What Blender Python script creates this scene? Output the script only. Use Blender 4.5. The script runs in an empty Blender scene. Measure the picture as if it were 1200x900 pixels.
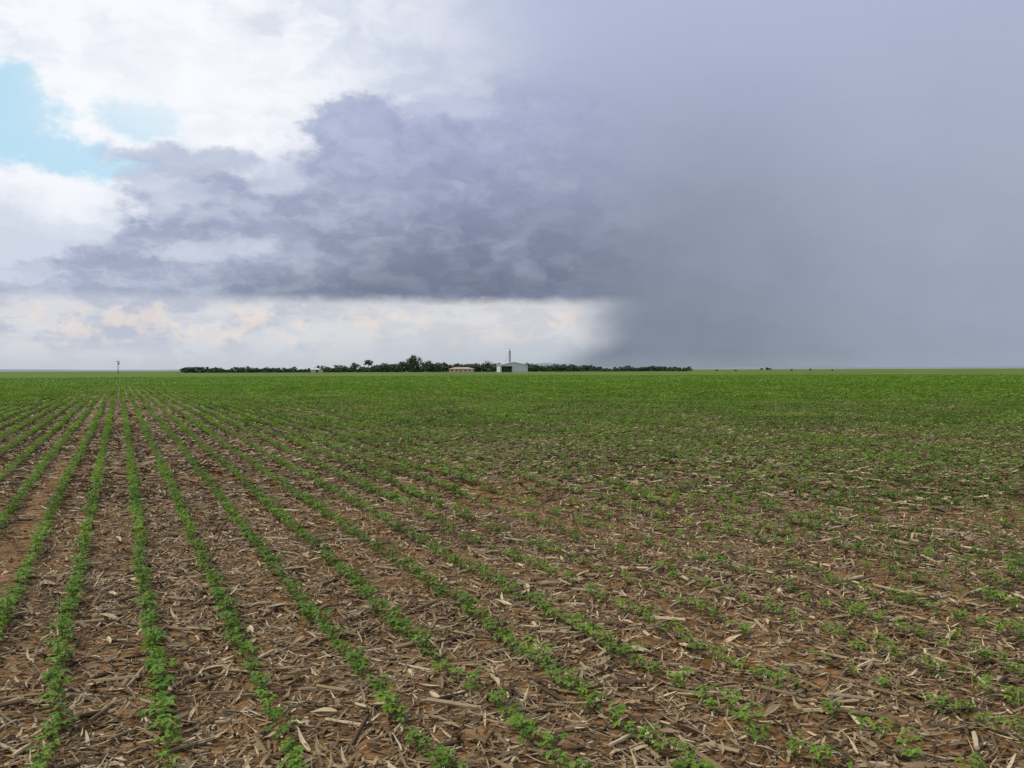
import bpy, math, numpy as np
from mathutils import Matrix, Vector
rng = np.random.default_rng(7)
S = bpy.context.scene
S.view_settings.view_transform = 'Standard'
S.view_settings.look = 'None'
S.view_settings.exposure = 0
S.view_settings.gamma = 1

# ------------------------------------------------------------------ camera
F = 1050.0
CAMH = 1.65
HEAD = math.atan(460 / F)            # camera heading, clockwise from the crop rows (+Y)
SH, CH = math.sin(HEAD), math.cos(HEAD)
cam = bpy.data.cameras.new("camera")
cam.lens = 31.5; cam.sensor_width = 36
cam.clip_start = 0.05; cam.clip_end = 30000
co = bpy.data.objects.new("camera", cam)
S.collection.objects.link(co)
co.matrix_world = Matrix.Translation((0, 0, CAMH)) @ Matrix.Rotation(-HEAD, 4, 'Z') @ \
    Matrix.Rotation(math.radians(90 - 0.90), 4, 'X') @ Matrix.Rotation(math.radians(-0.19), 4, 'Z')
S.camera = co

def place(px, D):
    r = (px - 600) / F * D
    return (SH * D + CH * r, CH * D - SH * r)
def azel(x, y):
    a = math.atan((x - 600) / F)
    return math.degrees(a), math.degrees(math.atan((435 - y) / F * math.cos(a)))
def lin(r, g, b):
    f = lambda c: (c / 255 / 12.92) if c / 255 <= .04045 else ((c / 255 + .055) / 1.055) ** 2.4
    return (f(r), f(g), f(b), 1)

# ------------------------------------------------------------------ node expression helper
class G:
    def __init__(s, nt): s.nt = nt
    def n(s, t, **k):
        nd = s.nt.nodes.new(t)
        for a, b in k.items(): setattr(nd, a, b)
        return nd
    def put(s, sock, v):
        if isinstance(v, E): s.nt.links.new(v.s, sock)
        elif hasattr(v, 'is_output'): s.nt.links.new(v, sock)
        else: sock.default_value = v
    def math(s, op, a, b=0.0, clamp=False):
        nd = s.n('ShaderNodeMath', operation=op, use_clamp=clamp)
        s.put(nd.inputs[0], a); s.put(nd.inputs[1], b)
        return E(s, nd.outputs[0])
    def ss(s, v, a, b, lo=0.0, hi=1.0, kind='SMOOTHSTEP'):
        nd = s.n('ShaderNodeMapRange', interpolation_type=kind)
        if a > b: a, b, lo, hi = b, a, hi, lo
        s.put(nd.inputs['Value'], v)
        nd.inputs['From Min'].default_value = a; nd.inputs['From Max'].default_value = b
        nd.inputs['To Min'].default_value = lo; nd.inputs['To Max'].default_value = hi
        return E(s, nd.outputs['Result'])
    def noise(s, vec, scale, detail=5, rough=.55, color=False, dist=0.0):
        nd = s.n('ShaderNodeTexNoise')
        s.put(nd.inputs['Vector'], vec); nd.inputs['Scale'].default_value = scale
        nd.inputs['Detail'].default_value = detail; nd.inputs['Roughness'].default_value = rough
        nd.inputs['Distortion'].default_value = dist
        return E(s, nd.outputs['Color' if color else 'Fac'])
    def v(s, op, a, b):
        nd = s.n('ShaderNodeVectorMath', operation=op)
        s.put(nd.inputs[0], a); s.put(nd.inputs[1], b)
        return E(s, nd.outputs['Value' if op in ('LENGTH', 'DOT_PRODUCT') else 'Vector'])
    def comb(s, x, y, z=0.0):
        nd = s.n('ShaderNodeCombineXYZ')
        for i, q in enumerate((x, y, z)): s.put(nd.inputs[i], q)
        return E(s, nd.outputs[0])
    def mix(s, f, a, b, bt='MIX'):
        nd = s.n('ShaderNodeMix', data_type='RGBA', blend_type=bt)
        s.put(nd.inputs[0], f); s.put(nd.inputs[6], a); s.put(nd.inputs[7], b)
        return E(s, nd.outputs[2])
    def ramp(s, f, stops):
        nd = s.n('ShaderNodeValToRGB')
        s.put(nd.inputs[0], f)
        el = nd.color_ramp.elements
        while len(el) < len(stops): el.new(.5)
        for e, (p, c) in zip(el, stops): e.position = p; e.color = c
        return E(s, nd.outputs[0])
class E:
    def __init__(s, g, sock): s.g = g; s.s = sock
    def __add__(s, o): return s.g.math('ADD', s, o)
    __radd__ = __add__
    def __sub__(s, o): return s.g.math('SUBTRACT', s, o)
    def __rsub__(s, o): return s.g.math('SUBTRACT', o, s)
    def __mul__(s, o): return s.g.math('MULTIPLY', s, o)
    __rmul__ = __mul__
    def mx(s, o): return s.g.math('MAXIMUM', s, o)
    def mn(s, o): return s.g.math('MINIMUM', s, o)

# ------------------------------------------------------------------ sky (world)
SUN_EL, SUN_AZ = 52, -75     # azimuth clockwise from +Y
W = bpy.data.worlds.new("World"); S.world = W; W.use_nodes = True
W.cycles.sampling_method = 'NONE'
nt = W.node_tree; nt.nodes.clear(); g = G(nt)
out = g.n('ShaderNodeOutputWorld'); bg = g.n('ShaderNodeBackground')
nt.links.new(bg.outputs[0], out.inputs[0]); bg.inputs[1].default_value = 0.1
sky = g.n('ShaderNodeTexSky', sky_type='NISHITA'); sky.sun_disc = False
sky.sun_elevation = math.radians(SUN_EL); sky.sun_rotation = math.radians(SUN_AZ)
tc = g.n('ShaderNodeTexCoord')
rot = g.n('ShaderNodeVectorRotate', rotation_type='Z_AXIS')
nt.links.new(tc.outputs['Generated'], rot.inputs['Vector']); rot.inputs['Angle'].default_value = HEAD
sp = g.n('ShaderNodeSeparateXYZ'); nt.links.new(rot.outputs[0], sp.inputs[0])
dx, dy, dz = [E(g, sp.outputs[i]) for i in range(3)]
U = g.math('ARCTAN2', dx, dy) * (180 / math.pi)
V = g.math('ARCSINE', dz) * (180 / math.pi)
P = g.comb(U, V * 1.5, 0.0)
w1 = g.noise(P, .10, 1, .5, True)
w1 = g.v('MULTIPLY', g.v('SUBTRACT', w1, (.5, .5, .5)), (9, 6, 0))
w2 = g.noise(P, .42, 4, .6, True)
w2 = g.v('MULTIPLY', g.v('SUBTRACT', w2, (.5, .5, .5)), (3.4, 2.4, 0))
UV = g.comb(U, V, 0.0)
Wp = g.v('ADD', g.v('ADD', UV, w1), w2)          # strongly warped
Wf = g.v('ADD', UV, w2)                           # finely warped
def blob(vec, x, y, rx, ry, soft=True):
    a, e = azel(x, y)
    kx = math.cos(math.radians(a)) ** 2
    sx = math.degrees(rx / F) * kx; sy = math.degrees(ry / F) * math.cos(math.radians(a))
    d = g.v('LENGTH', g.v('MULTIPLY', g.v('SUBTRACT', vec, (a, e, 0)), (1 / sx, 1 / sy, 0)), (0, 0, 0))
    return g.ss(d, 0.0, 1.6, 1.0, 0.0)
def EL(y, x=600): return azel(x, y)[1]
def AZ(x): return azel(x, 435)[0]
def sep(vec):
    q = g.n('ShaderNodeSeparateXYZ'); g.put(q.inputs[0], vec); return E(g, q.outputs[0]), E(g, q.outputs[1])
Wu, Wv = sep(Wp); Fu, Fv = sep(Wf)

nA = g.noise(g.v('ADD', P, w2), .16, 4, .58)
P2 = g.v('ADD', g.comb(U + 40, V * 2.2, 3.0), w2)
nB = g.noise(P2, .30, 5, .6)
P3 = g.comb(U + Wu * .15, V * 1.4, 9.0)
nC = g.noise(P3, .55, 5, .6)
def C(r, gg, b): return tuple(c * 10 for c in lin(r, gg, b)[:3]) + (1,)
# blue opening
nish = g.mix(1.0, sky.outputs[0], (1.25, 1.25, 1.25, 1), 'MULTIPLY')
blue = g.mix(.8, nish, C(194, 232, 250))
hole = blob(Wf, 20, 150, 95, 60).mx(blob(Wf, 165, 142, 72, 30)).mx(blob(Wf, 150, 205, 100, 30)).mx(blob(Wf, 20, 105, 60, 45)).mx(blob(Wf, 70, 185, 90, 32))
hole = hole + (nC - .5) * .9
holem = g.ss(hole, .32, .82)
white = g.mix(g.ss(nA, .33, .56), C(218, 225, 239), C(248, 250, 255))
white = g.mix(g.ss(nB, .50, .36) * .30, white, C(200, 209, 228))
c = g.mix(holem, white, blue)
# veil, right and top
veilc = g.mix(g.ss(V, EL(330), EL(20)), C(144, 153, 174), C(181, 190, 217))
veilc = g.mix(g.ss(V, 24, 60), veilc, C(160, 166, 178))
c = g.mix(g.ss(U * .65 + Wu * .35, AZ(280), AZ(720)), c, veilc)
light = blob(Wf, 230, 90, 160, 95)
c = g.mix(light * .75, c, C(250, 251, 255))
wisp = blob(Wf, 225, 188, 120, 16).mx(blob(Wf, 310, 30, 60, 30) * .5)
c = g.mix(g.ss(wisp + (nB - .5) * .6, .2, .8) * .7, c, C(170, 180, 207))
# grey storm mass
gm = blob(Wf, 470, 225, 150, 85).mx(blob(Wf, 545, 175, 85, 66)).mx(blob(Wf, 430, 165, 75, 50)) \
    .mx(blob(Wf, 120, 350, 330, 72)).mx(blob(Wf, 420, 300, 330, 110)).mx(blob(Wf, 650, 260, 160, 170)).mx(blob(Wf, 250, 265, 150, 70))
gm = g.ss(gm + (nB - .5) * .50 + (nC - .5) * .35, .24, .54)
grey = g.mix(g.ss(Fv, EL(345), EL(130)), C(113, 121, 144), C(166, 174, 206))
leftl = g.ss(Wu, AZ(600), AZ(80))
grey = g.mix(leftl * .72, grey, C(178, 188, 213))
grey = g.mix(g.ss(nA, .46, .66) * .36, grey, C(188, 196, 220))
grey = g.mix(g.ss(nB, .42, .66) * g.ss(leftl, 0, 1, .14, .48), grey, C(218, 225, 240))
grey = g.mix(g.ss(nC, .55, .30) * .15, grey, C(106, 114, 140))
grey = g.mix(g.ss(V, EL(300), EL(350)) * g.ss(Fu, AZ(90), AZ(420)) * .45, grey, C(112, 120, 142))
base_edge = g.ss(V + (nB - .5) * 1.0 + (nC - .5) * .8, EL(362), EL(346))
# bright strip under the cloud base
strip = g.mix(g.ss(nB, .40, .60), C(186, 193, 209), C(216, 218, 224))
strip = g.mix(g.ss(Fu, AZ(200), AZ(520)) * .5, strip, C(222, 221, 220))
peach = g.ss(nC + blob(Wf, 180, 378, 150, 24) * .13 + blob(Wf, 400, 375, 90, 18) * .05 + blob(Wf, 640, 372, 90, 30) * .06, .52, .72)
strip = g.mix(peach * .6, strip, C(238, 223, 213))
strip = g.mix(g.ss(V, EL(388), EL(428)) * .85, strip, C(204, 208, 216))
strip = g.mix(g.ss(Fu, AZ(330), AZ(560)) * g.ss(V, EL(375), EL(420)) * .45, strip, C(176, 186, 197))
low = g.ss(V, EL(335), EL(350))
c = g.mix(low, c, strip)
c = g.mix(gm * base_edge, c, grey)
tops = blob(Wf, 535, 128, 60, 20)
c = g.mix(g.ss(tops + (nC - .5) * .7, .3, .8) * .55, c, C(204, 210, 230))
# bright left cumulus
cu = blob(Wf, 60, 240, 125, 50).mx(blob(Wf, 20, 285, 70, 30))
cum = g.ss(cu + (nC - .5) * .7 + (nB - .5) * .3, .30, .68)
cuc = g.mix(g.ss(Fv + (nA - .5) * 6, EL(300), EL(235)), C(208, 216, 231), C(246, 248, 254))
c = g.mix(cum, c, cuc)
soft = blob(Wf, 250, 290, 90, 20).mx(blob(Wf, 330, 215, 50, 24)).mx(blob(Wf, 40, 320, 60, 14)).mx(blob(Wf, 210, 225, 60, 20))
c = g.mix(g.ss(soft + (nB - .5) * .8, .2, .9) * .5, c, C(216, 223, 238))
# rain curtain
rc = g.mix(g.ss(V, EL(430), EL(10), kind='LINEAR'), C(126, 137, 151), C(175, 185, 213))
rc = g.mix(g.ss(U, AZ(760), AZ(1230)) * .45, rc, C(171, 182, 203))
rc = g.mix(blob(UV, 720, 320, 230, 170) * .33, rc, C(102, 112, 131))
rc = g.mix(g.ss(nA, .35, .65) * .08, rc, C(190, 198, 212))
rc = g.mix(g.ss(V, 24, 60), rc, C(160, 166, 178))
edge = U + (nA - .5) * 3.5 + (nC - .5) * .8 + g.ss(V, EL(395), EL(435)) * 2.6
rm_low = g.ss(edge, AZ(655), AZ(752))
rm_hi = g.ss(U + (nA - .5) * 5, AZ(530), AZ(850))
hsel = g.ss(V, EL(400), EL(240))
rm = g.ss(U, 90, 150, 1, 0) * (rm_low * (1 - hsel) + rm_hi * hsel)
c = g.mix(rm, c, rc)
c = g.mix(g.ss(V, EL(412), EL(434)) * .25, c, C(166, 175, 182))
nt.links.new(c.s, bg.inputs[0])

sun = bpy.data.lights.new("sun", 'SUN'); sun.energy = 2.5; sun.angle = math.radians(11); sun.color = (1, .92, .78)
so = bpy.data.objects.new("sun", sun); S.collection.objects.link(so)
e, a = math.radians(SUN_EL), math.radians(SUN_AZ)
d = Vector((math.cos(e) * math.sin(a), math.cos(e) * math.cos(a), math.sin(e)))
so.rotation_euler = d.to_track_quat('Z', 'Y').to_euler()

# ------------------------------------------------------------------ numpy helpers
TAB = rng.random((256, 256))
def vn(x, y):
    xi = np.floor(x).astype(int); yi = np.floor(y).astype(int)
    fx = x - xi; fy = y - yi; fx = fx * fx * (3 - 2 * fx); fy = fy * fy * (3 - 2 * fy)
    A = TAB[xi % 256, yi % 256]; B = TAB[(xi + 1) % 256, yi % 256]
    Cc = TAB[xi % 256, (yi + 1) % 256]; D = TAB[(xi + 1) % 256, (yi + 1) % 256]
    return (A * (1 - fx) + B * fx) * (1 - fy) + (Cc * (1 - fx) + D * fx) * fy - .5
def height(x, y):
    r = np.hypot(x, y)
    f = np.clip(1 - (r - 40) / 60, 0, 1)
    z = (.055 * vn(x * .7 + 9, y * .5) + .030 * vn(x * 2.7, y * 2.3 + 5)) * np.clip(1.15 - r / 60, .3, 1) + .022 * vn(x * 8 + 3, y * 8) * np.clip(1 - r / 20, 0, 1)
    return z * f
ROWX = np.array([-494, -356, -213, -95, 50, 190, 345, 485]) * .003322
SPC = .482
ROWS = np.concatenate([ROWX[0] - SPC * np.arange(400, 0, -1), ROWX, ROWX[-1] + SPC * np.arange(1, 1600)])

def make_mesh(name, V_, T_, tint=None, mat=None, smooth=False):
    me = bpy.data.meshes.new(name)
    V_ = np.ascontiguousarray(V_, dtype=np.float32); T_ = np.ascontiguousarray(T_, dtype=np.int32)
    k = T_.shape[1]
    me.vertices.add(len(V_)); me.vertices.foreach_set('co', V_.ravel())
    me.loops.add(T_.size); me.loops.foreach_set('vertex_index', T_.ravel())
    me.polygons.add(len(T_)); me.polygons.foreach_set('loop_start', np.arange(0, T_.size, k, dtype=np.int32))
    me.polygons.foreach_set('use_smooth', np.full(len(T_), smooth))
    if tint is not None:
        at = me.attributes.new('tint', 'FLOAT', 'POINT'); at.data.foreach_set('value', np.asarray(tint, dtype=np.float32))
    me.update(calc_edges=True)
    ob = bpy.data.objects.new(name, me); S.collection.objects.link(ob)
    if mat: me.materials.append(mat)
    return ob

class Acc:
    def __init__(s): s.V = []; s.T = []; s.t = []; s.n = 0
    def add(s, V_, T_, t):
        s.V.append(V_); s.T.append(T_ + s.n); s.t.append(t); s.n += len(V_)
    def scatter(s, protos, pos, rz, sc, tx, ty, tint):
        which = rng.integers(0, len(protos), len(pos))
        for i, pr in enumerate(protos):
            m = which == i
            if not m.any(): continue
            pv, pt, ptint = pr
            n = m.sum(); k = len(pv)
            p = pv[None] * sc[m][:, None, :] if sc.ndim == 2 else pv[None] * sc[m][:, None, None]
            cx, sx = np.cos(tx[m])[:, None], np.sin(tx[m])[:, None]
            y = p[..., 1] * cx - p[..., 2] * sx; z = p[..., 1] * sx + p[..., 2] * cx; x = p[..., 0]
            cy, sy = np.cos(ty[m])[:, None], np.sin(ty[m])[:, None]
            x, z = x * cy + z * sy, -x * sy + z * cy
            cz, sz = np.cos(rz[m])[:, None], np.sin(rz[m])[:, None]
            x, y = x * cz - y * sz, x * sz + y * cz
            q = np.stack([x, y, z], -1) + pos[m][:, None, :]
            T_ = pt[None] + (np.arange(n) * k)[:, None, None]
            tt = tint[m][:, None] + ptint[None]
            s.add(q.reshape(-1, 3), T_.reshape(-1, 3), tt.ravel())
    def obj(s, name, mat, smooth=False):
        return make_mesh(name, np.concatenate(s.V), np.concatenate(s.T), np.concatenate(s.t), mat, smooth)

AZ0, AZ1 = math.radians(-18), math.radians(65)
def sample_wedge(n, r0, r1):
    r = np.sqrt(rng.random(n) * (r1 * r1 - r0 * r0) + r0 * r0)
    th = AZ0 + rng.random(n) * (AZ1 - AZ0)
    return r * np.sin(th), r * np.cos(th)
def band(x, y, r0, r1, f0=.2, f1=.2):
    """probability that fades in around r0 and out around r1"""
    r = np.hypot(x, y)
    return np.clip((r / r0 - 1 + f0) / (2 * f0), 0, 1) * np.clip((1 + f1 - r / r1) / (2 * f1), 0, 1)

# ------------------------------------------------------------------ materials
def mat(name):
    m = bpy.data.materials.new(name); m.use_nodes = True
    b = m.node_tree.nodes['Principled BSDF']; b.inputs['Roughness'].default_value = .8
    b.inputs['Specular IOR Level'].default_value = .25
    return m, G(m.node_tree), b
def rowdist_mat():
    m, g, b = mat("soil_and_litter")
    geo = g.n('ShaderNodeNewGeometry'); Pw = E(g, geo.outputs['Position'])
    r = g.v('LENGTH', Pw, (0, 0, 0))
    n0 = g.noise(Pw, .8, 2, .6); n1 = g.noise(Pw, 9, 5, .7)
    soil = g.mix(g.ss(n1, .3, .7), (.095, .046, .018, 1), (.26, .138, .052, 1))
    def fleck(ang, seed):
        mp = g.n('ShaderNodeMapping'); g.put(mp.inputs[0], Pw)
        mp.inputs['Rotation'].default_value = (0, 0, ang); mp.inputs['Scale'].default_value = (9, 70, 1)
        mp.inputs['Location'].default_value = (seed, seed * 2, 0)
        return g.noise(E(g, mp.outputs[0]), 1.0, 1, .6)
    fl = fleck(.4, 3).mx(fleck(2.1, 11))
    litm = g.ss(fl, .55, .65) * g.ss(n0, .40, .56, .25, .9)
    litc = g.mix(n1, (.13, .095, .055, 1), (.36, .27, .16, 1))
    near = g.mix(litm, soil, litc)
    mpv = g.n('ShaderNodeMapping'); g.put(mpv.inputs[0], Pw); mpv.inputs['Scale'].default_value = (.25, .06, 1)
    n3 = g.noise(E(g, mpv.outputs[0]), 1.0, 4, .6)
    mid = g.mix(g.ss(n1, .38, .62), (.105, .074, .036, 1), (.27, .195, .10, 1))
    mid = g.mix(g.ss(n3, .40, .62) * .45, mid, (.19, .11, .046, 1))
    c = g.mix(g.ss(r, 12, 36), near, mid)
    mp4 = g.n('ShaderNodeMapping'); g.put(mp4.inputs[0], Pw); mp4.inputs['Scale'].default_value = (.02, .012, 1)
    n4 = g.noise(E(g, mp4.outputs[0]), 1.0, 4, .6)
    canopy = g.mix(g.ss(n4, .4, .6), (.085, .145, .020, 1), (.118, .188, .026, 1))
    canopy = g.mix(g.ss(n3, .3, .7) * .45, canopy, (.095, .10, .028, 1))
    gf = g.ss(r + (n3 - .5) * 120 + (n0 - .5) * 25, 28, 150)
    c = g.mix(gf, c, canopy)
    g.put(b.inputs['Base Color'], c)
    b.inputs['Roughness'].default_value = .95; b.inputs['Specular IOR Level'].default_value = .1
    bp = g.n('ShaderNodeBump'); bp.inputs['Distance'].default_value = .02
    g.put(bp.inputs['Strength'], g.ss(r, 5, 40, .9, .0)); g.put(bp.inputs['Height'], n1)
    g.nt.links.new(bp.outputs[0], b.inputs['Normal'])
    return m
def tint_mat(name, stops, rough=.7, trans=0.0, tcol=None):
    m, g, b = mat(name)
    at = g.n('ShaderNodeAttribute', attribute_name='tint')
    c = g.ramp(E(g, at.outputs['Fac']), stops)
    g.put(b.inputs['Base Color'], c); b.inputs['Roughness'].default_value = rough
    if trans:
        tb = g.n('ShaderNodeBsdfTranslucent')
        g.put(tb.inputs[0], g.mix(1.0, c, tcol, 'MULTIPLY'))
        ms = g.n('ShaderNodeMixShader'); ms.inputs[0].default_value = trans
        g.nt.links.new(b.outputs[0], ms.inputs[1]); g.nt.links.new(tb.outputs[0], ms.inputs[2])
        g.nt.links.new(ms.outputs[0], m.node_tree.nodes['Material Output'].inputs[0])
    return m
M_ground = rowdist_mat()
M_straw = tint_mat("dry_corn_residue", [(0, (.036, .022, .011, 1)), (.3, (.110, .074, .040, 1)), (.6, (.245, .178, .100, 1)), (1, (.52, .43, .28, 1))], .75)
M_leaf = tint_mat("soybean_leaf", [(0, (.048, .105, .012, 1)), (.5, (.104, .200, .020, 1)), (1, (.20, .325, .038, 1))], .5, .3, (1.5, 1.5, .6, 1))

# ------------------------------------------------------------------ ground
rings = np.concatenate([[0.0], np.geomspace(.6, 40, 420), np.geomspace(41, 9000, 130)])
NS = 900
th = np.linspace(0, 2 * np.pi, NS, endpoint=False)
RR, TH = np.meshgrid(rings[1:], th, indexing='ij')
gx, gy = (RR * np.sin(TH)).ravel(), (RR * np.cos(TH)).ravel()
gv = np.stack([gx, gy, height(gx, gy)], 1)
nr = len(rings) - 1
i = np.arange(nr - 1)[:, None]; j = np.arange(NS)[None]
q = np.stack([i * NS + j, i * NS + (j + 1) % NS, (i + 1) * NS + (j + 1) % NS, (i + 1) * NS + j], -1).reshape(-1, 4)
q = q[:, ::-1]
q = np.concatenate([q[:, [0, 1, 2]], q[:, [0, 2, 3]]])
cen = len(gv); gv = np.vstack([gv, [0, 0, 0]])
fan = np.stack([np.full(NS, cen), (np.arange(NS) + 1) % NS, np.arange(NS)], 1)
q = np.vstack([q, fan])
make_mesh("ground", gv, q, None, M_ground, True)

# ------------------------------------------------------------------ corn residue
def strip_proto(L, Wd, bend, fold, seg, twist):
    t = np.linspace(0, 1, seg + 1)
    x = (t - .5) * L; yb = .25 * L * bend * (t - .5) ** 2; z = .12 * L * abs(bend) * (2 * t - 1) ** 2 * rng.uniform(.2, 1) + .004
    w = Wd * (np.clip(np.sin(np.pi * np.clip(t * .9 + .08, 0, 1)), .25, 1)) * .5
    tw = twist * (t - .5)
    Lf = np.stack([x, yb + w * np.cos(tw), z + fold * w + w * np.sin(tw)], 1)
    Md = np.stack([x, yb, z], 1)
    Rt = np.stack([x, yb - w * np.cos(tw), z + fold * w - w * np.sin(tw)], 1)
    v = np.concatenate([Lf, Md, Rt]); n = seg + 1; T = []
    for k in range(seg):
        for a0 in (0, n):
            T += [[a0 + k, a0 + n + k, a0 + k + 1], [a0 + k + 1, a0 + n + k, a0 + n + k + 1]]
    return v, np.array(T), rng.uniform(-.06, .06, len(v))
def tube_proto(L, R, ns=6):
    V_ = []; T = []
    xs = [-.5, -.02, .02, .5]; rs = [1, .95, 1.15, .9]
    for k, (x, rr) in enumerate(zip(xs, rs)):
        for s_ in range(ns):
            a = 2 * np.pi * s_ / ns
            V_.append([x * L, R * rr * np.cos(a) + .05 * L * x * x, R * rr * np.sin(a) + R])
    for k in range(3):
        for s_ in range(ns):
            a0 = k * ns + s_; b0 = k * ns + (s_ + 1) % ns
            T += [[a0, b0, a0 + ns], [b0, b0 + ns, a0 + ns]]
    for s_ in range(1, ns - 1):
        T.append([0, s_ + 1, s_]); T.append([3 * ns, 3 * ns + s_, 3 * ns + s_ + 1])
    return np.array(V_), np.array(T), np.zeros(len(V_))
strips = [strip_proto(rng.uniform(.05, .22), rng.uniform(.007, .019), rng.uniform(-1.6, 1.6), rng.uniform(-.5, .6), 3, rng.uniform(-1.5, 1.5)) for _ in range(18)]
husks = [strip_proto(rng.uniform(.09, .16), rng.uniform(.026, .042), rng.uniform(-1, 1), rng.uniform(.4, 1.0), 4, rng.uniform(-.8, .8)) for _ in range(6)]
stalks = [tube_proto(rng.uniform(.08, .28), rng.uniform(.005, .011)) for _ in range(8)]
def quadp(L, Wd, lift):
    return (np.array([[-.5 * L, -.4 * Wd, .003], [.5 * L, -.5 * Wd, lift * .5], [.45 * L, .45 * Wd, lift], [-.42 * L, .5 * Wd, .006]]),
            np.array([[0, 1, 2], [0, 2, 3]]), np.zeros(4))
chips = [quadp(1, .24, .08), quadp(1, .15, .08), quadp(1, .32, .05)]
lowst = [quadp(rng.uniform(.08, .24), rng.uniform(.010, .024), rng.uniform(.005, .03)) for _ in range(10)]

def litter_density(x, y):
    d = .78 + 1.0 * vn(x * .9 + 31, y * .7 + 7) + .5 * vn(x * .25, y * .2)
    d = np.where(np.abs(x + .95) < .17, d * (.30 + .6 * vn(x, y * .4)), d)
    return np.clip(d, .12, 1)
acc = Acc()
def put_litter(protos, n, r0, r1, smin, smax, tilt, tmu=.5, ts=.22, zoff=0.0, f0=.2, f1=.25):
    x, y = sample_wedge(int(n * 1.15), r0 * (1 - f0), r1 * (1 + f1))
    k = rng.random(len(x)) < litter_density(x, y) * band(x, y, r0, r1, f0, f1); x, y = x[k], y[k]; n = len(x)
    pos = np.stack([x, y, height(x, y) + zoff + rng.random(n) * .012], 1)
    tint = np.clip(rng.normal(tmu, ts, n), .02, .98)
    acc.scatter(protos, pos, rng.random(n) * 2 * np.pi, rng.uniform(smin, smax, n), rng.normal(0, tilt, n), rng.normal(0, tilt, n), tint)
put_litter(strips, 95000, 3, 13, .45, 1.2, .18, .48, .27)
put_litter(husks, 2600, 3, 13, .6, 1.1, .2, .68, .18, .004)
put_litter(stalks, 12000, 3, 20, .6, 1.2, .08, .52, .24)
put_litter(chips, 110000, 3, 13, .02, .07, .3, .46, .27, .003)
put_litter(lowst, 260000, 13, 30, .7, 1.5, .16, .48, .26, .004)
put_litter(chips, 150000, 30, 66, .12, .32, .14, .46, .25, .008, .25, .3)
acc.obj("corn_residue", M_straw)

# ------------------------------------------------------------------ soybean rows
def leaf_hi(L, Wd):
    h = Wd / 2
    v = np.array([[0, 0, 0], [.35 * L, h, .10 * L], [.35 * L, 0, .0], [.35 * L, -h, .10 * L],
                  [.72 * L, h * .72, .02 * L], [.72 * L, 0, -.05 * L], [.72 * L, -h * .72, .02 * L], [L, 0, -.16 * L]])
    t = np.array([[0, 2, 1], [0, 3, 2], [1, 2, 5], [1, 5, 4], [2, 3, 6], [2, 6, 5], [4, 5, 7], [5, 6, 7]])
    return v, t
def leaf_lo(L, Wd):
    v = np.array([[0, 0, 0], [.45 * L, Wd / 2, .06 * L], [L, 0, -.08 * L], [.45 * L, -Wd / 2, .06 * L]])
    return v, np.array([[0, 2, 1], [0, 3, 2]])
def xf(v, az, pitch, off):
    c_, s_ = math.cos(pitch), math.sin(pitch)
    x = v[:, 0] * c_ - v[:, 2] * s_; z = v[:, 0] * s_ + v[:, 2] * c_; y = v[:, 1]
    ca, sa = math.cos(az), math.sin(az)
    return np.stack([x * ca - y * sa, x * sa + y * ca, z], 1) + off
def plant(hi=True, big=1.0):
    V_, T, t = [], [], []; n = 0
    def add(v, tt, tint):
        nonlocal n
        V_.append(v); T.append(tt + n); t.append(np.full(len(v), tint)); n += len(v)
    H = rng.uniform(.06, .11) * big
    lf = leaf_hi if hi else leaf_lo
    def stick(p0, p1, r):
        d_ = np.array(p1) - p0; sd = np.cross(d_, [.3, .2, 1.0]); sd = sd / (np.linalg.norm(sd) + 1e-9) * r; s2 = np.cross(d_, sd); s2 = s2 / (np.linalg.norm(s2) + 1e-9) * r
        v = np.array([p0 + sd, p0 - sd * .5 + s2, p0 - sd * .5 - s2, p1 + sd, p1 - sd * .5 + s2, p1 - sd * .5 - s2])
        add(v, np.array([[0, 1, 4], [0, 4, 3], [1, 2, 5], [1, 5, 4], [2, 0, 3], [2, 3, 5]]), .1)
    top = np.array([rng.normal(0, .01), rng.normal(0, .01), H])
    if hi: stick(np.zeros(3), top, .002)
    a0 = rng.random() * 6.28
    for k in range(2):
        az = a0 + k * math.pi + rng.normal(0, .2)
        v, tt = lf(.036 * big, .027 * big)
        add(xf(v, az, rng.uniform(-.3, .3), top * .45), tt, rng.uniform(-.18, .0))
    nt_ = rng.integers(3, 6)
    for k in range(nt_):
        az = a0 + 1.2 + k * 2.4 + rng.normal(0, .3)
        base = top * rng.uniform(.6, 1.0)
        pl = rng.uniform(.015, .042) * big; pp = rng.uniform(.2, 1.1)
        tip = base + np.array([math.cos(az) * math.cos(pp), math.sin(az) * math.cos(pp), math.sin(pp)]) * pl
        if hi: stick(base, tip, .0012)
        lt = rng.uniform(-.1, .2)
        for q_ in (-1.25, 0, 1.25):
            v, tt = lf(rng.uniform(.026, .040) * big, rng.uniform(.019, .027) * big)
            add(xf(v, az + q_ + rng.normal(0, .15), rng.uniform(-.5, .35), tip), tt, lt + rng.uniform(-.05, .05))
    return np.concatenate(V_), np.concatenate(T), np.concatenate(t)
def clump(nl, w, h, size):
    V_, T, t = [], [], []; n = 0
    for k in range(nl):
        v, tt = leaf_lo(size * rng.uniform(.7, 1.3), size * rng.uniform(.6, .9))
        off = np.array([rng.normal(0, w * .35), rng.normal(0, w), rng.uniform(.25, 1) * h])
        V_.append(xf(v, rng.random() * 6.28, rng.uniform(-.6, .7), off)); T.append(tt + n); t.append(np.full(4, rng.uniform(-.15, .2))); n += 4
    return np.concatenate(V_), np.concatenate(T), np.concatenate(t)
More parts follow.
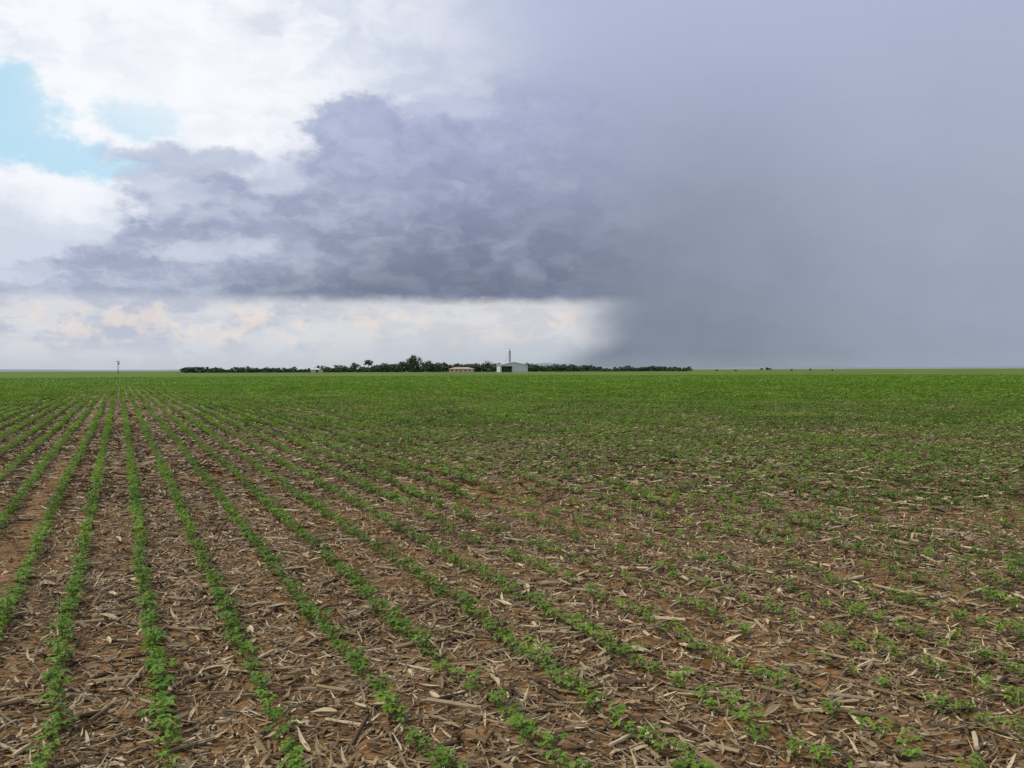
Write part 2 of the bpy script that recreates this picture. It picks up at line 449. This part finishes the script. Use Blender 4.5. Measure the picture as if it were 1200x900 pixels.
def crop_density(x, y):
    r = np.hypot(x, y)
    gapn = vn(x * 2.0 + 100, y * 2.6)
    patch = vn(x * .33 + 50, y * .22 + 9) + .6 * vn(x * .11, y * .07 + 30)
    orderly = np.clip(1 - (x - 1.8) / 3.0, 0, 1)
    d = .76 + .6 * patch + 1.1 * gapn
    d = np.clip(d, .10, 1)
    d = orderly * np.clip(.93 + gapn * .5, .5, 1) + (1 - orderly) * d
    d += np.clip((r - 8) / 24, 0, .6)
    return np.clip(d, 0, 1)
def rows_pts(r0, r1, step):
    XS, YS = [], []
    for rx in ROWS:
        if rx > r1 * math.sin(AZ1) + 1 or rx < r1 * math.sin(AZ0) - 1: continue
        ymax = math.sqrt(max(r1 * r1 - rx * rx, 0))
        if ymax <= 0: continue
        y = np.arange(.5 + rng.random() * step, ymax, step); y = y + rng.normal(0, step * .3, len(y))
        messy = np.clip((rx - 1.2) / 3, 0, 1)
        x = rx + (.03 + .05 * messy) * vn(y * .35 + rx * 13.7, np.full(len(y), rx * 3.1)) * 2 + rng.normal(0, .014 + .018 * messy, len(y))
        XS.append(x); YS.append(y)
    x = np.concatenate(XS); y = np.concatenate(YS)
    r = np.hypot(x, y); a_ = np.arctan2(x, y)
    k = (r >= r0) & (r < r1) & (a_ > AZ0) & (a_ < AZ1)
    x, y = x[k], y[k]
    k = rng.random(len(x)) < crop_density(x, y)
    return x[k], y[k]
acc = Acc()
def put_crop(protos, r0, r1, step, s0, s1, tilt=.12, isrow=False):
    x, y = rows_pts(r0, r1, step); n = len(x)
    pos = np.stack([x, y, height(x, y)], 1)
    vig = 1 + .5 * vn(x * .5 + 7, y * .35 + 70) + .25 * vn(x * 1.7, y * 1.5)
    tint = np.clip(.5 + .5 * vn(x * .8, y * .5) + rng.normal(0, .10, n), .1, .9)
    rz = rng.normal(0, .15, n) if isrow else rng.random(n) * 6.28
    acc.scatter(protos, pos, rz, rng.uniform(s0, s1, n) * vig, rng.normal(0, tilt, n), rng.normal(0, tilt, n), tint)
    return n
c0 = put_crop([plant(True) for _ in range(14)], 2.6, 13, .062, .7, 1.25)
c1 = put_crop([plant(False, 1.2) for _ in range(10)], 13, 26, .075, .8, 1.3)
c1 += put_crop([clump(10, .05, .12, .066) for _ in range(12)], 26, 48, .12, .8, 1.3, .05, True)
c2 = put_crop([clump(10, .13, .12, .105) for _ in range(10)], 48, 110, .28, .8, 1.3, .05, True)
c3 = put_crop([clump(8, .4, .13, .20) for _ in range(10)], 110, 240, 1.0, .8, 1.3, .03, True)
print("crop", c0, c1, c2, c3)
acc.obj("soybean_crop_rows", M_leaf)

# ------------------------------------------------------------------ distant things
M_tree = tint_mat("haze_tinted_foliage", [(0, (.034, .052, .036, 1)), (.5, (.070, .100, .062, 1)), (1, (.12, .155, .09, 1))], .85, 0, None)  # foliage greens lightened, aerial haze painted into the colour
def flat(name, col, rough=.7, var=.2, sc=1.5):
    m, g, b = mat(name)
    tcc = g.n('ShaderNodeTexCoord'); n = g.noise(E(g, tcc.outputs['Object']), sc, 3, .6)
    d_ = tuple(c * (1 - var) for c in col) + (1,); l_ = tuple(min(1, c * (1 + var)) for c in col) + (1,)
    g.put(b.inputs['Base Color'], g.mix(g.ss(n, .3, .7), d_, l_)); b.inputs['Roughness'].default_value = rough
    return m
M_bark = flat("bark", (.09, .065, .045))
M_white = flat("white_painted_sheet", (.56, .58, .61), .5, .08)
M_roof = flat("galvanised_roof", (.46, .48, .50), .4, .12)
M_dark = flat("dark_interior", (.05, .05, .055))
M_tile = flat("clay_tile_roof", (.38, .27, .19), .8, .2)
M_wall = flat("plaster_wall", (.5, .45, .38))
M_steel = flat("steel", (.30, .31, .33), .5)
M_wood = flat("weathered_wood_pole", (.14, .11, .08))
M_hill = flat("haze_tinted_hill", (.20, .24, .28), .9, .05, .002)  # bluish base colour stands in for distance haze

def empty(name, x, y, rz=0):
    o = bpy.data.objects.new(name, None); S.collection.objects.link(o)
    o.location = (x, y, 0); o.rotation_euler = (0, 0, rz); return o
def part(name, verts, faces, m, parent):
    me = bpy.data.meshes.new(name); me.from_pydata([tuple(v) for v in verts], [], faces); me.update()
    me.materials.append(m); o = bpy.data.objects.new(name, me); S.collection.objects.link(o); o.parent = parent; return o
def boxv(x0, x1, y0, y1, z0, z1):
    v = [(x0, y0, z0), (x1, y0, z0), (x1, y1, z0), (x0, y1, z0), (x0, y0, z1), (x1, y0, z1), (x1, y1, z1), (x0, y1, z1)]
    f = [(0, 3, 2, 1), (4, 5, 6, 7), (0, 1, 5, 4), (1, 2, 6, 5), (2, 3, 7, 6), (3, 0, 4, 7)]
    return v, f
def boxes(name, L, m, parent):
    V_, F_ = [], []
    for b_ in L:
        v, f = boxv(*b_); n = len(V_); V_ += v; F_ += [tuple(i + n for i in q_) for q_ in f]
    return part(name, V_, F_, m, parent)

def crown_pts(cx, cy, cz, rx, ry, rz_, n):
    P_ = []
    nl = max(4, int(n / 40))
    for _ in range(nl):
        u = rng.normal(size=3); u /= np.linalg.norm(u); u *= rng.uniform(.25, .8)
        lc = np.array([cx + u[0] * rx, cy + u[1] * ry, cz + u[2] * rz_])
        lr = np.array([rx, ry, rz_]) * rng.uniform(.25, .45)
        q_ = rng.normal(size=(n // nl, 3)); q_ /= np.linalg.norm(q_, axis=1)[:, None]; q_ *= rng.uniform(.3, 1.05, (len(q_), 1))
        P_.append(lc + q_ * lr)
    return np.concatenate(P_)
leafq = [(np.array([[-.5, -.3, 0], [.5, -.35, .1], [.4, .35, 0], [-.45, .3, -.1]]), np.array([[0, 1, 2], [0, 2, 3]]), np.zeros(4)),
         (np.array([[-.5, 0, 0], [0, -.45, .1], [.5, 0, 0], [0, .4, -.1]]), np.array([[0, 1, 2], [0, 2, 3]]), np.zeros(4))]
def leaf_cloud(a_, pts, size, zc, zr):
    pts = pts[pts[:, 2] > .1]
    n = len(pts)
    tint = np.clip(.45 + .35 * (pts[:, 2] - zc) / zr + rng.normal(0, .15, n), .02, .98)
    a_.scatter(leafq, pts, rng.random(n) * 6.28, rng.uniform(.6, 1.4, n) * size, rng.uniform(-1.4, 1.4, n), rng.uniform(-1.4, 1.4, n), tint)
def limb(a_, p0, p1, r0, r1, ns=6):
    p0 = np.array(p0, float); p1 = np.array(p1, float); d_ = p1 - p0; d_ /= np.linalg.norm(d_)
    s1 = np.cross(d_, [.31, .9, .1]); s1 /= np.linalg.norm(s1); s2 = np.cross(d_, s1)
    v = [p + r_ * (math.cos(t_) * s1 + math.sin(t_) * s2) for p, r_ in ((p0, r0), (p1, r1)) for t_ in np.linspace(0, 2 * np.pi, ns, endpoint=False)]
    T = []
    for k in range(ns):
        k2 = (k + 1) % ns; T += [[k, k2, ns + k], [k2, ns + k2, ns + k]]
    a_.add(np.array(v), np.array(T), np.full(len(v), .3))
def make_tree(px, D, H, Wd, crown_frac=.7, dens=520):
    x, y = place(px, D); root = empty("tree", x, y)
    tr = Acc(); base = H * (1 - crown_frac); lean = rng.normal(0, .03 * H, 2)
    mid = np.array([lean[0], lean[1], base + .25 * H * crown_frac])
    limb(tr, (0, 0, -.1), mid * [.5, .5, .55], H * .035, H * .026); limb(tr, mid * [.5, .5, .55], mid, H * .026, H * .02)
    for k in range(6):
        az = k * 1.05 + rng.random(); e_ = mid + [math.cos(az) * Wd * .33, math.sin(az) * Wd * .33, rng.uniform(.2, .5) * H * crown_frac]
        limb(tr, mid * [.9, .9, .85], e_, H * .014, H * .005)
    o = tr.obj("trunk_and_limbs", M_bark); o.parent = root
    lf_ = Acc(); cz = base + H * crown_frac / 2
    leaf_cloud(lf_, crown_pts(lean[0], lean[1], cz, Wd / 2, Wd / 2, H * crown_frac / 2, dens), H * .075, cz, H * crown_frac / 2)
    o = lf_.obj("crown", M_tree); o.parent = root
K = F
make_tree(485, 715, 14.5, 15, .88, 900)
make_tree(471, 722, 10.0, 13, .85)
make_tree(500, 712, 10.0, 13, .85)
make_tree(513, 705, 8.5, 9, .85)
make_tree(432, 700, 10.5, 8, .55)
make_tree(416, 705, 8.5, 11, .8)
make_tree(452, 715, 8.5, 12, .85)
make_tree(571, 722, 9.5, 10, .85)
make_tree(557, 735, 8, 10, .85)
make_tree(379, 720, 6, 9, .85)

prof = [(215, 5), (235, 6.5), (262, 5), (300, 6.5), (318, 5), (345, 4), (370, 4.5), (385, 6), (410, 7), (440, 8.5), (470, 11), (500, 11), (522, 9.5), (560, 9.5),
        (600, 9), (622, 8.5), (650, 8), (690, 6.5), (704, 5.5), (712, 4.5), (760, 5.0), (780, 6), (808, 4.5)]
acc = Acc()
Dl = 790.0
px = 217.0
while px < 808:
    hpx = np.interp(px, [p[0] for p in prof], [p[1] for p in prof]) + rng.normal(0, 1.2)
    hpx = max(1.8, hpx) + 1.0
    Hh = hpx * Dl / K; wd = Hh * rng.uniform(.9, 1.4) + 2.5
    D_ = Dl + rng.uniform(-15, 25); x, y = place(px, D_)
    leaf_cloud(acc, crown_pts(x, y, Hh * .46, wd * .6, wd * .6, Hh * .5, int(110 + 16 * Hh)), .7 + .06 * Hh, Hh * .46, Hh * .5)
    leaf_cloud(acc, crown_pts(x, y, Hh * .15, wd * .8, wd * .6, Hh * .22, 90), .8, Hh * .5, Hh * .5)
    limb(acc, (x, y, -.1), (x, y, Hh * .5), .22, .12)
    px += rng.uniform(1.5, 3.6)
for px, hpx in ((893, 4), (898, 5), (902, 3.5), (862, 2.2), (840, 2), (928, 2), (950, 2.2), (975, 2)):
    Hh = hpx * Dl / K; x, y = place(px, Dl)
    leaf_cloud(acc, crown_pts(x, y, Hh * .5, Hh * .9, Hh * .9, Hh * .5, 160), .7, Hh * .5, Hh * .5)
acc.obj("distant_tree_line", M_tree)

# farm shed --------------------------------------------------------------
x, y = place(600, 690); rz = -math.atan2(x, y) + .10
shed = empty("farm_shed", x, y, rz)
w, l, h, rg = 10.5, 15.0, 5.2, 7.4
fr = [(-w, -l, 0), (-w + 1.2, -l, 0), (-w + 1.2, -l, 4.4), (-1.6, -l, 4.4), (-1.6, -l, 0), (w, -l, 0), (w, -l, h), (0, -l, rg), (-w, -l, h)]
part("front_wall", fr, [(0, 1, 2, 8), (2, 3, 7, 8), (3, 4, 5, 6), (3, 6, 7)], M_white, shed)
part("side_and_back_walls", [(-w, -l, 0), (-w, l, 0), (w, l, 0), (w, -l, 0), (-w, -l, h), (-w, l, h), (w, l, h), (w, -l, h), (0, l, rg)],
     [(0, 4, 5, 1), (3, 2, 6, 7), (1, 5, 8, 6, 2)], M_white, shed)
ro = .6; rf = []
for zo in (0.05, .25):
    rf += [(-w - ro, -l - ro, h - .12 + zo), (0, -l - ro, rg + zo), (w + ro, -l - ro, h - .12 + zo), (-w - ro, l + ro, h - .12 + zo), (0, l + ro, rg + zo), (w + ro, l + ro, h - .12 + zo)]
part("roof", rf, [(0, 3, 4, 1), (1, 4, 5, 2), (6, 7, 10, 9), (7, 8, 11, 10), (0, 1, 7, 6), (1, 2, 8, 7), (3, 9, 10, 4), (4, 10, 11, 5), (0, 6, 9, 3), (2, 5, 11, 8)], M_roof, shed)
boxes("interior_shade_panel", [(-w + 1.25, -1.65, -l + 2, -l + 2.2, 0, 4.3)], M_dark, shed)  # dark sheet behind the doorway, standing in for the shade inside
boxes("door_frame", [(-w + 1.0, -w + 1.2, -l - .08, -l - .01, 0, 4.4), (-1.6, -1.4, -l - .08, -l - .01, 0, 4.4), (-w + 1.0, -1.4, -l - .08, -l - .01, 4.41, 4.6)], M_steel, shed)
boxes("wall_ribs", [(k, k + .12, -l - .06, -l - .005, 0, 4.9) for k in np.arange(-1, w - .3, 1.1)], M_roof, shed)

# grain elevator tower --------------------------------------------------------------
x, y = place(597.5, 712); tw = empty("grain_elevator_tower", x, y, rz)
Hh = 15.5; a_ = Acc()
for sx_ in (-1, 1):
    for sy_ in (-1, 1): limb(a_, (sx_ * .9, sy_ * .9, 0), (sx_ * .55, sy_ * .55, Hh), .16, .12)
for k in range(6):
    z0, z1 = k * 2.5, k * 2.5 + 2.5; r0_, r1_ = .9 - .35 * z0 / Hh, .9 - .35 * z1 / Hh
    cs = [(-1, -1), (1, -1), (1, 1), (-1, 1)]
    for q_ in range(4):
        a0, b0 = cs[q_], cs[(q_ + 1) % 4]
        limb(a_, (a0[0] * r0_, a0[1] * r0_, z0), (b0[0] * r1_, b0[1] * r1_, z1), .06, .06, 4)
        limb(a_, (a0[0] * r1_, a0[1] * r1_, z1), (b0[0] * r1_, b0[1] * r1_, z1), .06, .06, 4)
o = a_.obj("lattice_frame", M_steel); o.parent = tw
boxes("elevator_head", [(-.75, .75, -.75, .75, Hh, Hh + 1.2), (-.25, .25, -.25, .25, Hh + 1.21, Hh + 3)], M_steel, tw)
boxes("bucket_leg", [(-.3, .3, -.3, .3, 0, Hh - .05)], M_roof, tw)
a_ = Acc(); limb(a_, (0, 0, Hh + .2), (-4, 0, 7.5), .16, .16); o = a_.obj("spout_pipe", M_roof); o.parent = tw

# farmhouse --------------------------------------------------------------
x, y = place(541, 680); fh = empty("farmhouse", x, y, -math.atan2(x, y) - .1)
w, l, h = 9, 5, 2.4
boxes("walls", [(-w, w, -l, l, 0, h)], M_wall, fh)
part("hipped_roof", [(-w - .8, -l - .8, h + .02), (w + .8, -l - .8, h + .02), (w + .8, l + .8, h + .02), (-w - .8, l + .8, h + .02), (-w + 4, 0, h + 1.5), (w - 4, 0, h + 1.5)],
     [(0, 1, 5, 4), (1, 2, 5), (2, 3, 4, 5), (3, 0, 4), (3, 2, 1, 0)], M_tile, fh)
boxes("windows", [(k, k + 1.4, -l - .05, -l - .005, 1, 2.0) for k in (-7.5, -3.8, 2.6, 6)], M_dark, fh)
boxes("door", [(-.6, .4, -l - .05, -l - .005, 0, 2.1)], M_wood, fh)
x, y = place(372, 735); fs = empty("farm_outbuilding", x, y, -.3)
boxes("walls", [(-5, 5, -3, 3, 0, 2.4)], M_wall, fs)
part("gable_roof", [(-5.5, -3.5, 2.42), (5.5, -3.5, 2.42), (5.5, 3.5, 2.42), (-5.5, 3.5, 2.42), (-5.5, 0, 3.7), (5.5, 0, 3.7)], [(0, 1, 5, 4), (2, 3, 4, 5), (1, 2, 5), (3, 0, 4), (3, 2, 1, 0)], M_roof, fs)
boxes("door", [(-1, 1, -3.06, -3.005, 0, 2.0)], M_dark, fs)

# utility pole --------------------------------------------------------------
x, y = place(138.5, 560); up = empty("utility_pole", x, y, .5)
a_ = Acc(); limb(a_, (0, 0, -.3), (0, 0, 8.3), .26, .18, 10); o = a_.obj("pole", M_wood); o.parent = up
boxes("crossarm", [(-1.3, 1.3, -.27, -.19, 7.5, 7.72)], M_wood, up)
boxes("insulators", [(k - .07, k + .07, -.3, -.16, 7.725, 8.05) for k in (-1.15, -.5, 1.1)], M_white, up)
boxes("transformer", [(.22, .85, -.3, .3, 5.9, 7.0)], M_steel, up)

# hills --------------------------------------------------------------
hp = [(-400, 2), (0, 3), (120, 2), (300, 2), (560, 2.5), (595, 4), (618, 7), (640, 9), (662, 7.5), (690, 5), (720, 3), (800, 2), (900, 3), (960, 3.5), (1010, 2.2), (1200, 2.6), (1600, 2)]
Dh = 7000.0; V_ = []; xs = np.arange(-400, 1600, 8)
for k in xs:
    hh = (np.interp(k, [p[0] for p in hp], [p[1] for p in hp]) + .5 * vn(np.array([k * .05]), np.array([2.0]))[0]) * Dh / K
    for dd, z in ((0, -2), (180, hh * .7), (420, hh), (1200, hh * .5)):
        xx, yy = place(k, Dh + dd); V_.append((xx, yy, z))
n = len(xs); T = [(i * 4 + j, i * 4 + 4 + j, i * 4 + 5 + j, i * 4 + 1 + j) for i in range(n - 1) for j in range(3)]
me = bpy.data.meshes.new("hills"); me.from_pydata(V_, [], T); me.materials.append(M_hill)
for p in me.polygons: p.use_smooth = True
S.collection.objects.link(bpy.data.objects.new("hills", me))
